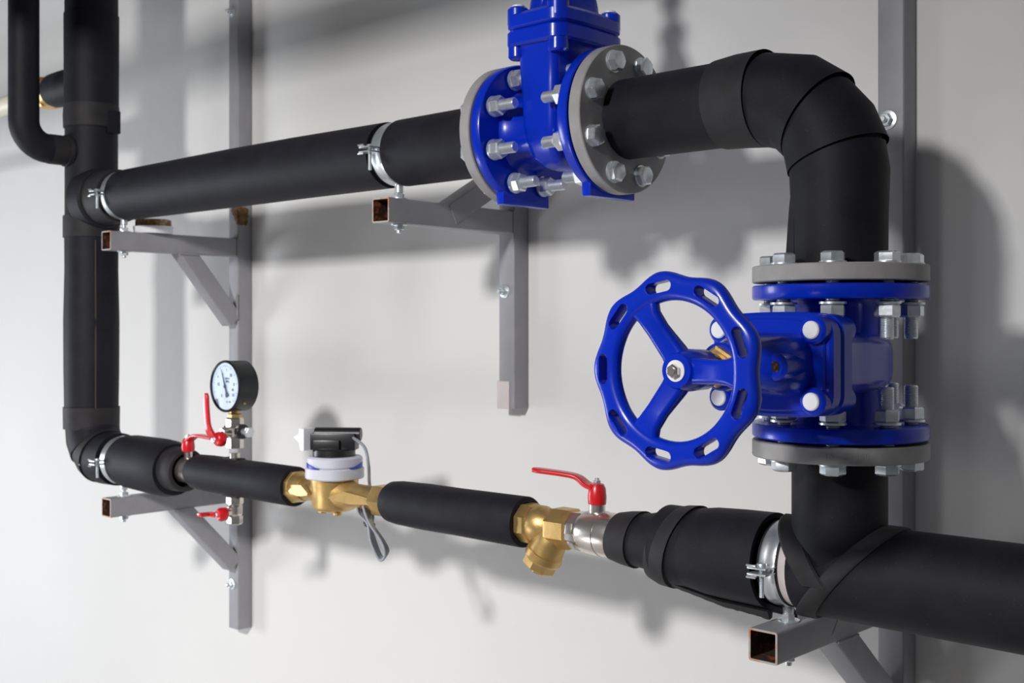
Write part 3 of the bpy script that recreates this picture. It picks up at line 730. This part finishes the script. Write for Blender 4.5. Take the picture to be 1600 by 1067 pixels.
# ------------------------------------------------------------------ pipe clamps
def clamp(label, x, z, zarm, arm_h, wd=0.020, r=0.0490, yaw=0.0):
    t = thing('pipe_clamp', label, 'clamp', (x, YP, z))
    mb = MB(); ring(mb, [(-wd/2, r), (-wd/2, r+0.0018), (-wd/2+0.003, r+0.0026), (-0.003, r+0.0016), (0.003, r+0.0016), (wd/2-0.003, r+0.0026), (wd/2, r+0.0018), (wd/2, r)], (x, YP, z), EX, 72, closed=True)
    for s in (-1, 1):                         # ears at the front
        z_ = z+s*0.0035
        rbox(mb, (x, YP-r-0.0115, z_), (wd+0.004, 0.026, 0.0022), 0.0007)
        rbox(mb, (x-0.006, YP-r-0.024, z_+s*0.0022), (wd*0.6, 0.007, 0.0022), 0.0007, Matrix.Rotation(-s*0.5, 3, 'X'))
    part('band', mb, 'zband', t)
    mb = MB(); ring(mb, [(-wd/2-0.003, r-0.004), (-wd/2-0.003, r+0.0015), (wd/2+0.003, r+0.0015), (wd/2+0.003, r-0.004)], (x, YP, z), EX, 64, closed=True)
    part('rubber_lining', mb, 'core', t)
    mb = MB(); ys_ = YP-r-0.012
    ring(mb, [(0, 0.0050), (0.0015, 0.0060), (0.0035, 0.0052), (0.0042, 0.003)], (x, ys_, z+0.0046), EZ, 20)
    prof = [(0, 0.0026)]; s_ = 0
    while s_ < 0.036: prof += [(s_+0.0005, 0.0030), (s_+0.0011, 0.0025)]; s_ += 0.0012
    ring(mb, prof, (x, ys_, z+0.004), -EZ, 14)
    part('screw', mb, 'zinc', t, ang=50)
    # stud down through the arm
    mb = MB(); zb_ = z-r; ze = zarm-arm_h-0.015
    cyl(mb, (x, YP, ze), EZ, zb_-ze, 0.0042, 0.0006, 16)
    cyl(mb, (x, YP, zb_-0.014), EZ, 0.014, 0.0070, 0.001, 20)
    part('stud', mb, 'zinc', t)
    for zn, dd in ((zarm+0.0002, 1), (zarm-arm_h-0.0002, -1)):
        mb = MB(); ring(mb, [(0, 0.0135), (0.0018, 0.0135)], (x, YP, zn), EZ*dd, 24); hexa(mb, (x, YP, zn+dd*0.0018), EZ*dd, 0.0075, 0.0085)
        part('nut', mb, 'zinc', t, ang=25)
    return t
clamp('zinc pipe clamp on the upper pipe beside the left riser', XS[0], ZU, zaU, 0.0405, 0.018)
clamp('zinc pipe clamp on the upper pipe above the middle bracket arm', XS[1], ZU, zaM, 0.0400, 0.022)
clamp('zinc pipe clamp on the bend at the foot of the left riser', XS[0], ZL, zaL, 0.0395, 0.020)
clamp('large zinc pipe clamp in the gap left of the black tee at lower right', XS[2], ZL, zaR, TW, 0.021)

# ------------------------------------------------------------------ amber roll in a white tub on the upper left arm
xa_, ya_ = -2.318, -0.240
t = thing('round_tub', 'round amber tub with a white base on the upper left bracket arm', 'tub', (xa_, ya_, zaU))
mb = MB(); ring(mb, [(0, 0.0400), (0.002, 0.0410), (0.0150, 0.0425), (0.0155, 0.0410), (0.0155, 0.036)], (xa_, ya_, zaU+0.0003), EZ, 56); part('base', mb, 'capw', t, 'white round base')
mb = MB(); ring(mb, [(0, 0.0385), (0.0130, 0.0380), (0.0145, 0.0365), (0.0150, 0.030)], (xa_, ya_, zaU+0.0158), EZ, 56); part('amber_top', mb, 'amber', t, 'amber streaked top')

# ------------------------------------------------------------------ lower line fittings
# ball valve at the left
xv = X(283, YP)
t = thing('ball_valve', 'nickel ball valve with red lever, half hidden in the left end of the gauge sleeve', 'valve', (xv, YP, ZL))
xn = xf(268, 0.025); mb = MB(); ring(mb, [(-0.03, 0.022), (0.0, 0.0235), (0.004, 0.0260), (0.016, 0.0262), (0.020, 0.0250), (0.045, 0.0250), (0.07, 0.020)], (xn, YP, ZL), EX, 40); cyl(mb, (X(294, YP), YP, ZL+0.02), EZ, 0.020, 0.0085, 0.001)
part('valve_body', mb, 'nickel', t)
xh = X(294, YP)
def lever(parent, hub, path, wds, th, hubr, hubh, up=EZ, bolt=True):
    """hub block + flat bar following the path; wds half widths"""
    mb = MB(); a, b, d = frame(up)
    ring(mb, [(0, hubr), (hubh*0.35, hubr*1.06), (hubh*0.8, hubr*0.95), (hubh, hubr*0.72)], hub, up, 18)
    P = smooth_path(path, 6); n_ = len(P); loops = []
    side = None
    for i, p in enumerate(P):
        tg = (P[min(i+1, n_-1)]-P[max(i-1, 0)]).normalized()
        side = tg.cross(Vector(up)); side = (Vector(EX) if side.length < 0.25 else side).normalized() if side.length > 0.05 else a
        nrm = side.cross(tg).normalized()
        f = i/(n_-1)*(len(wds)-1); j = min(int(f), len(wds)-2); w_ = wds[j]+(wds[j+1]-wds[j])*(f-j)
        if i in (0, n_-1): w_ *= 0.55
        loops.append([p+side*x_+nrm*y_ for x_, y_ in rrect(w_, th, min(th, w_)*0.8, 3)])
    loft(mb, loops)
    o = part('lever', mb, 'red', parent, 'red coated lever', ang=50)
    if bolt:
        mb = MB(); hexa(mb, Vector(hub)+Vector(up)*hubh, up, 0.005, 0.0055); cyl(mb, Vector(hub)+Vector(up)*(hubh+0.005), up, 0.003, 0.003)
        part('lever_nut', mb, 'zinc', o, 'zinc nut', ang=25)
    return o
zh = ZL+0.037
lever(t, (xh, YP, zh), [(xh, YP, zh+0.020), (xh+0.022, YP, zh+0.031), (xh+0.045, YP-0.002, zh+0.034), (xh+0.085, YP-0.008, zh+0.034), (xh+0.128, YP-0.014, zh+0.034)], [0.011, 0.010, 0.009, 0.009, 0.009], 0.0032, 0.0125, 0.026)

# gauge valve, gauge and drain
xg = XG
zt_ = lambda v: Z(v, xg, YP)
t = thing('gauge_valve', 'nickel three-way valve with a raised red lever under the pressure gauge', 'valve', (xg, YP, ZL+0.033))
mb = MB()
cyl(mb, (xg, YP, ZL+0.030), EZ, 0.016, 0.0095, 0.001)
hexa(mb, (xg, YP, zt_(700)), EZ, zt_(681)-zt_(700), 0.0165)
cyl(mb, (xg, YP, zt_(682)), EZ, zt_(673)-zt_(682), 0.0125, 0.001)
ring(mb, [(0, 0.011), (0.008, 0.0150), (0.016, 0.0150), (0.022, 0.011)], (xg, YP, zt_(682)), EZ, 28)
hexa(mb, (xg, YP, zt_(668)), EZ, zt_(652)-zt_(668), 0.0165)
cyl(mb, (xg, YP-0.03, zt_(674)), EY, 0.04, 0.0090, 0.001)
cyl(mb, (xg-0.028, YP, zt_(671)), EX, 0.05, 0.0080, 0.001)
part('valve_body', mb, 'nickel', t, ang=25)
mb = MB(); cyl(mb, (xg+0.018, YP, zt_(673)), EX, 0.010, 0.0140, 0.001, 24); part('seal_ring', mb, 'blk', t, 'black ring')
mb = MB(); cyl(mb, (xg+0.026, YP, zt_(673)), EX, 0.018, 0.0060, 0.001, 24); hexa(mb, (xg+0.042, YP, zt_(673)), EX, 0.010, 0.0100); part('test_screw', mb, 'zinc', t, 'zinc bleed screw', ang=25)
yl = YP-0.030; zz0 = zt_(684)
lever(t, (xg, yl+0.004, zz0), [(xg-0.002, yl-0.010, zz0-0.002), (xg-0.006, yl-0.019, zz0+0.012), (xg-0.010, yl-0.022, zz0+0.026), (xg-0.013, yl-0.023, zz0+0.050), (xg-0.016, yl-0.023, zz0+0.086)], [0.011, 0.0095, 0.008, 0.008, 0.008], 0.0035, 0.0135, 0.016, up=-EY)

t = thing('pressure_gauge', 'black round pressure gauge with a pale blue dial above the lower line', 'gauge', (xg, YP, zt_(650)))
mb = MB(); hexa(mb, (xg, YP, zt_(653)), EZ, zt_(646)-zt_(653), 0.0135); cyl(mb, (xg, YP, zt_(647)), EZ, 0.020, 0.0095, 0.001); part('brass_fitting', mb, 'brass', t, 'brass threaded fitting', ang=25)
RG = 0.0485; zg = Z(603.5, xg, YP-0.02); yf, yb = YP-0.023, YP+0.023
mb = MB(); ring(mb, [(0.003, 0.0), (0.003, RG-0.0042), (0.0, RG-0.0035), (-0.0012, RG-0.0015), (0.001, RG+0.0002), (0.006, RG+0.0005), (0.007, RG-0.0008), (yb-yf-0.003, RG-0.0008), (yb-yf, RG-0.004), (yb-yf, 0.0)], (xg, yf, zg), EY, 72, caps=False); part('gauge_case', mb, 'case', t, ang=30)
mb = MB(); cyl(mb, (xg, yf+0.0028, zg), -EY, 0.0004, RG-0.0045, 0, 64); d_ = part('dial', mb, 'dial', t, 'pale blue dial')
mb = MB()
for k in range(51):
    a = math.radians(225-270*k/50); L_ = 0.0045 if k % 5 == 0 else 0.0024; r0 = RG-0.0085
    c_ = Vector((math.cos(a), 0, math.sin(a)))
    rbox(mb, Vector((xg, yf+0.0022, zg))+c_*(r0-L_/2), (L_, 0.0002, 0.0005 if k % 5 else 0.0008), 0, Matrix.Rotation(-a, 3, 'Y'))
def put_text(mb, s, dx, dz, size):
    tm = text_mb(s, size, 0.0001, 0.00008); mb.merge(tm, Matrix.Translation((xg+dx, yf+0.0022, zg+dz)) @ Matrix.Rotation(PI/2, 4, 'X'))
for s, dx, dz, sz in (('10', -0.024, 0.003, 0.0085), ('4', -0.025, 0.017, 0.007), ('7', -0.009, 0.021, 0.007), ('1', 0.004, 0.031, 0.008), ('30', 0.018, 0.021, 0.0085), ('0', 0.028, 0.004, 0.0085), ('40', 0.024, -0.006, 0.0075),
                      ('10', 0.025, -0.016, 0.0085), ('MPa', 0.007, 0.009, 0.0065), ('kgf/cm', 0.006, 0.015, 0.0055), ('0', -0.012, -0.018, 0.008), ('1.5 - 100', 0.010, -0.029, 0.0042)):
    put_text(mb, s, dx, dz, sz)
part('dial_markings', mb, 'ink', d_, 'dark scale and figures', ang=20)
mb = MB(); an = math.radians(112); c_ = Vector((math.cos(an), 0, math.sin(an))); nn_ = Vector((-c_.z, 0, c_.x)); O_ = Vector((xg, yf+0.0008, zg))
loft(mb, [[O_+c_*l+nn_*w_+EY*y_ for w_, y_ in ((wd_, 0), (-wd_, 0), (-wd_, 0.0005), (wd_, 0.0005))] for l, wd_ in ((-0.021, 0.0048), (-0.018, 0.0052), (-0.010, 0.0022), (0.0, 0.0022), (0.012, 0.0014), (0.034, 0.0004))])
cyl(mb, O_+EY*0.0004, -EY, 0.0012, 0.0034, 0, 20)
part('needle', mb, 'ink', d_, 'dark pointer')
mb = MB(); cyl(mb, (xg+RG*math.cos(math.radians(-38))-0.002, YP-0.004, zg+RG*math.sin(math.radians(-38))), (math.cos(math.radians(-38)), 0, math.sin(math.radians(-38))), 0.0035, 0.0022, 0.0003, 14)
part('case_screw', mb, 'brass', t, 'small brass screw')

t = thing('drain_valve', 'small nickel drain valve with a short red handle under the gauge sleeve', 'valve', (xg, YP, ZL-0.035))
mb = MB()
cyl(mb, (xg, YP, ZL-0.028), -EZ, 0.020, 0.0095, 0.001)
hexa(mb, (xg, YP, zt_(776)), -EZ, zt_(776)-zt_(788), 0.0160)
ring(mb, [(0, 0.011), (0.004, 0.0145), (0.018, 0.0145), (0.024, 0.0115)], (xg, YP, zt_(787)), -EZ, 28)
hexa(mb, (xg, YP, zt_(806)), -EZ, zt_(806)-zt_(819), 0.0150)
cyl(mb, (xg, YP-0.022, zt_(799)), EY, 0.03, 0.0085, 0.001)
part('valve_body', mb, 'nickel', t, ang=25)
mb = MB(); zd = zt_(801)
ring(mb, [(0, 0.008), (0.003, 0.0125), (0.014, 0.0130), (0.020, 0.009)], (xg, YP-0.018, zd), -EY, 20)
rbox(mb, (xg-0.012, YP-0.040, zd), (0.022, 0.010, 0.009), 0.003); rbox(mb, (xg-0.024, YP-0.050, zd), (0.016, 0.026, 0.0075), 0.003)
h_ = part('handle', mb, 'red', t, 'red butterfly handle', ang=50)
mb = MB(); hexa(mb, (xg-0.001, YP-0.037, zd), -EY, 0.005, 0.0050); part('handle_nut', mb, 'zinc', h_, ang=25)

# ------------------------------------------------------------------ water meter
xm = X(523, YP)
zm_ = lambda v: Z(v, xm, YP)
t = thing('water_meter', 'brass water meter with a light grey ring and a black pulse unit on top', 'water meter', (xm, YP, ZL))
mb = MB(); zt0 = zm_(750); zb0 = zm_(797)
ring(mb, [(0, 0.028), (0.003, 0.0350), (0.008, 0.0385), (0.038, 0.0390), (0.046, 0.0405), (zt0-zb0+0.004, 0.0410)], (xm, YP, zb0), EZ, 56)
hexa(mb, (xm-0.016, YP-0.012, zb0+0.002), -EZ, 0.007, 0.0085); cyl(mb, (xm+0.020, YP-0.010, zb0+0.002), -EZ, 0.008, 0.0070, 0.001)
for s, ux in ((-1, 452), (1, 598)):
    xe_ = X(ux, YP)-xm; L_ = abs(xe_)
    ring(mb, [(0.020, 0.032), (0.034, 0.027), (0.046, 0.0225), (0.058, 0.0205), (L_-0.004, 0.0205), (L_+0.02, 0.0200)], (xm, YP, ZL), EX*s, 40)
    # raised arrow rib on the front
    vs = [(xm+s*0.030, YP-0.036, ZL), (xm+s*0.060, YP-0.0275, ZL+0.010), (xm+s*0.066, YP-0.026, ZL+0.009), (xm+s*L_, YP-0.0235, ZL+0.004), (xm+s*L_, YP-0.0235, ZL-0.006), (xm+s*0.066, YP-0.026, ZL-0.010), (xm+s*0.030, YP-0.036, ZL-0.004)]
    vb = [(a_, YP-0.012, c__) for a_, b__, c__ in vs]
    loft(mb, [vs, vb])
part('meter_body', mb, 'brass', t, ang=40)
mb = MB(); xh_ = xf(438, 0.028); ring(mb, [(0, 0.024), (0.003, 0.0295), (0.014, 0.0295), (0.017, 0.0265)], (xh_, YP, ZL), EX, 8, ph=PI/8); cyl(mb, (xh_-0.045, YP, ZL), EX, 0.05, 0.0215, 0.001); ring(mb, [(0, 0.0265), (0.010, 0.0255), (0.022, 0.0225)], (xh_+0.016, YP, ZL), EX, 40)
part('union_nut', mb, 'brass', t, 'brass union nut', ang=25)
mb = MB(); xh2 = xf(572, .026); hexa(mb, (xh2, YP, ZL), EX, 0.034, 0.0275); part('union_nut', mb, 'brass', t, 'brass union nut', ang=25)
mb = MB()
octo = lambda r, c: [(r*math.cos(PI*k/24)*(1+c*math.cos(4*PI*k/24)), r*math.sin(PI*k/24)*(1+c*math.cos(4*PI*k/24))) for k in range(48)]
T_ = Matrix.Translation((xm, YP, 0)) @ Matrix.Rotation(math.radians(-39), 4, 'Z')
z1_ = zm_(747); zmid = zm_(729); z2_ = zm_(712)
prism(mb, octo(0.0485, 0.035), z1_, zmid, T_, 0.002); prism(mb, octo(0.0460, 0.035), zmid-0.001, z2_, T_, 0.003)
rg = part('register_ring', mb, 'meterg', t, 'light grey plastic ring', ang=40)
mb = MB()
for sx in (-1, 1):
    a0 = math.radians(-39+sx*60); 
    vs = []; 
    for k in range(9):
        a = a0+sx*math.radians(-26+6*k); h_ = 0.009*(k/8)
        rr = 0.0478
        vs.append((xm+rr*math.cos(a), YP+rr*math.sin(a), zmid-0.0002)); vs.append((xm+rr*math.cos(a), YP+rr*math.sin(a), zmid+h_))
    mb.add(vs, [[2*k, 2*k+2, 2*k+3, 2*k+1] for k in range(8)])
    vs2 = [(v[0]*1, v[1]*1, v[2]) for v in vs]; vs3 = [((v[0]-xm)*0.9+xm, (v[1]-YP)*0.9+YP, v[2]) for v in vs]
    mb.add(vs2+vs3, [[2*k+1, 2*k+3, 18+2*k+3, 18+2*k+1] for k in range(8)])
part('blue_stripe', mb, 'bluestripe', rg, 'blue flash on the grey ring')
mb = MB()
cyl(mb, (xm-0.002, YP, z2_-0.001), EZ, zm_(701)-z2_+0.002, 0.0365, 0.002, 48)
Rm = Matrix.Rotation(math.radians(38), 3, 'Z')
rbox(mb, Vector((xm, YP, (zm_(702)+zm_(676))/2)), (0.078, 0.034, zm_(676)-zm_(702)), 0.002, Rm)
rbox(mb, Vector((xm-0.012, YP, (zm_(704)+zm_(686))/2))+Rm @ Vector((0, -0.020, 0)), (0.046, 0.022, zm_(686)-zm_(704)), 0.002, Rm)
cyl(mb, Vector((xm, YP, zm_(678)))+Rm @ Vector((-0.034, 0, 0)), Rm @ Vector((1, 0, 0)), 0.080, 0.0115, 0.001, 28)
part('pulse_unit', mb, 'blk', t, 'black clip-on pulse unit', ang=30)
mb = MB(); pw = Vector((xm, YP, 0))+Rm @ Vector((-0.048, -0.006, 0)); zw = zm_(690)
vs = [(pw.x+0.006, pw.y, zm_(669)), (pw.x-0.008, pw.y, zm_(669)), (pw.x-0.008, pw.y, zm_(677)), (pw.x-0.018, pw.y-0.004, zm_(683)), (pw.x-0.008, pw.y, zm_(691)), (pw.x-0.004, pw.y, zm_(703)), (pw.x+0.006, pw.y, zm_(703))]
loft(mb, [[(a_, b_-0.010, c__) for a_, b_, c__ in vs], [(a_, b_+0.012, c__) for a_, b_, c__ in vs]])
part('lid_tab', mb, 'capw', t, 'white open lid seen edge-on')
# cable
t2 = thing('cable', 'thin grey cable bundled in a hanging loop under the water meter', 'cable', (X(590, YP-0.03), YP-0.03, zm_(870)))
yc = YP-0.015
def cp(u, v, y=None): y = yc if y is None else y; x_ = X(u, y); return (x_, y, Z(v, x_, y))
def wire(name, pts, r, parent, m='cable'):
    mb = MB(); sweep(mb, smooth_path(pts, 7), r, 12); return part(name, mb, m, parent, ang=60)
pe_ = Vector((xm, YP, zm_(684)))+Rm @ Vector((0.034, -0.008, 0))
wire('cable_run', [tuple(pe_), tuple(pe_+Vector((0.010, -0.006, 0.001))), cp(570, 700), cp(576, 730), cp(577, 752, YP+0.030), cp(580, 775, YP+0.034), cp(583, 800, YP+0.010), cp(581, 822, YP-0.01)], 0.0028, t2)
random.seed(3)
cx0 = cp(578, 818)
for k in range(4):
    dy = 0.006*k-0.006; e_ = (k-1.5)
    wire('cable_loop', [cp(562+3.0*e_, 792+k, yc+dy), cp(566+3.4*e_, 804, yc+dy), cp(576+1.2*e_, 819, yc+dy*0.4), cp(582+2.6*e_, 843, yc+dy), cp(589+3.2*e_, 862+1.5*e_, yc+dy), cp(597+2.2*e_, 873-1.5*e_, yc+dy-0.002), cp(604+1.6*e_, 864-2.5*e_, yc+dy-0.004), cp(598+1.6*e_, 846, yc+dy-0.004), cp(580+1.4*e_, 819, yc+dy*0.4-0.003), cp(575+2.6*e_, 804, yc+dy), cp(571+2.6*e_, 790, yc+dy)], 0.0021, t2)
mb = MB(); c0 = Vector(cp(577, 819, yc+0.006)); ring(mb, [(-0.0016, 0.0075), (-0.0016, 0.0100), (0.0016, 0.0100), (0.0016, 0.0075)], c0, (0.35, 0, 1), 24, closed=True); part('cable_tie', mb, 'blk', t2, 'black tie around the loops')

# ------------------------------------------------------------------ Y strainer
t = thing('strainer', 'brass Y strainer with its plug pointing down, left of the nickel ball valve', 'strainer', (X(840, YP), YP, ZL))
xs_ = xf(798, .0285); xw = xf(846, .027); xe2 = xf(850, .028); xe3 = xf(879, .028)
mb = MB()
ring(mb, [(0, 0.026), (0.003, 0.0295), (0.020, 0.0295), (0.023, 0.0265)], (xs_, YP, ZL), EX, 8, ph=PI/8)
ring(mb, [(0.0, 0.0255), (0.006, 0.0275), (0.016, 0.0275), (0.024, 0.0250), (0.034, 0.0205), (0.050, 0.0195)], (xs_+0.022, YP, ZL), EX, 40)
ring(mb, [(-0.012, 0.0200), (-0.004, 0.0285), (0.002, 0.0300), (xe3-xe2-0.003, 0.0300), (xe3-xe2, 0.0275)], (xe2, YP, ZL), EX, 8, ph=PI/8)
cyl(mb, (xs_-0.05, YP, ZL), EX, 0.055, 0.0195, 0.001)
bd = Vector((-0.46, -0.10, -0.88)).normalized()
o_ = Vector((xe2+0.004, YP, ZL+0.004))
ring(mb, [(0, 0.017), (0.012, 0.0225), (0.030, 0.0240), (0.046, 0.0255), (0.047, 0.0275), (0.056, 0.0280), (0.060, 0.0255)], o_, bd, 40)
part('strainer_body', mb, 'brass', t, ang=28)
mb = MB(); ring(mb, [(0.060, 0.0255), (0.070, 0.0260), (0.072, 0.0240)], o_, bd, 8); hexa(mb, o_+bd*0.072, bd, 0.008, 0.0110); part('plug', mb, 'brass', t, ang=25)

# ------------------------------------------------------------------ ball valve at the right
t = thing('ball_valve', 'large nickel ball valve with a red lever right of the brass strainer', 'valve', (X(905, YP), YP, ZL))
xb0 = xf(880, 0.0285)
mb = MB()
ring(mb, [(0, 0.024), (0.003, 0.0275), (0.019, 0.0285), (0.023, 0.0270)], (xb0-0.004, YP, ZL), EX, 8, ph=PI/8)
ring(mb, [(0.015, 0.0265), (0.022, 0.0295), (0.030, 0.0300), (0.032, 0.0305), (0.050, 0.0315), (0.0505, 0.0305), (0.064, 0.0305), (0.074, 0.0290), (0.076, 0.0300), (0.086, 0.0295), (0.10, 0.026)], (xb0, YP, ZL), EX, 56)
cyl(mb, (X(933, YP), YP, ZL+0.025), EZ, 0.017, 0.0115, 0.001)
part('valve_body', mb, 'nickel', t, ang=28)
mb = MB(); 
for k, (du, dv) in enumerate(((0, 0.006), (0, -0.017))):
    xx = xb0+0.009; rr = 0.0282; a = math.asin(dv/rr)
    rbox(mb, (xx, YP-rr*math.cos(a)-0.0002, ZL+dv), (0.011, 0.002, 0.015 if k == 0 else 0.009), 0.0006, Matrix.Rotation(-a, 3, 'X'))
part('maker_plate', mb, 'nickel', t, 'raised cast panels')
hb = (X(933, YP), YP, ZL+0.040)
xL_ = X(850, YP-0.02)
lever(t, hb, [(hb[0]-0.002, YP, hb[2]+0.022), (hb[0]-0.016, YP-0.003, hb[2]+0.026), (hb[0]-0.030, YP-0.006, hb[2]+0.035), (hb[0]-0.050, YP-0.012, hb[2]+0.0385), (hb[0]-0.095, YP-0.026, hb[2]+0.042)], [0.0125, 0.011, 0.0095, 0.010, 0.0105], 0.0032, 0.0125, 0.028)

# ------------------------------------------------------------------ groups of repeats
GROUPS = {'pipe_clamp': 'zinc clamps holding the pipes on the bracket arms', 'wall_bracket': 'grey steel brackets on the wall',
          'gate_valve': 'blue flanged gate valves', 'ball_valve': 'nickel ball valves on the lower line',
          'insulation_sleeve': 'black sleeves on the thin lower line', 'insulated_pipe': 'black insulated pipes'}
for o in list(COL.objects):
    if o.parent is None and o.name.split('.')[0] in GROUPS: o['group'] = GROUPS[o.name.split('.')[0]]
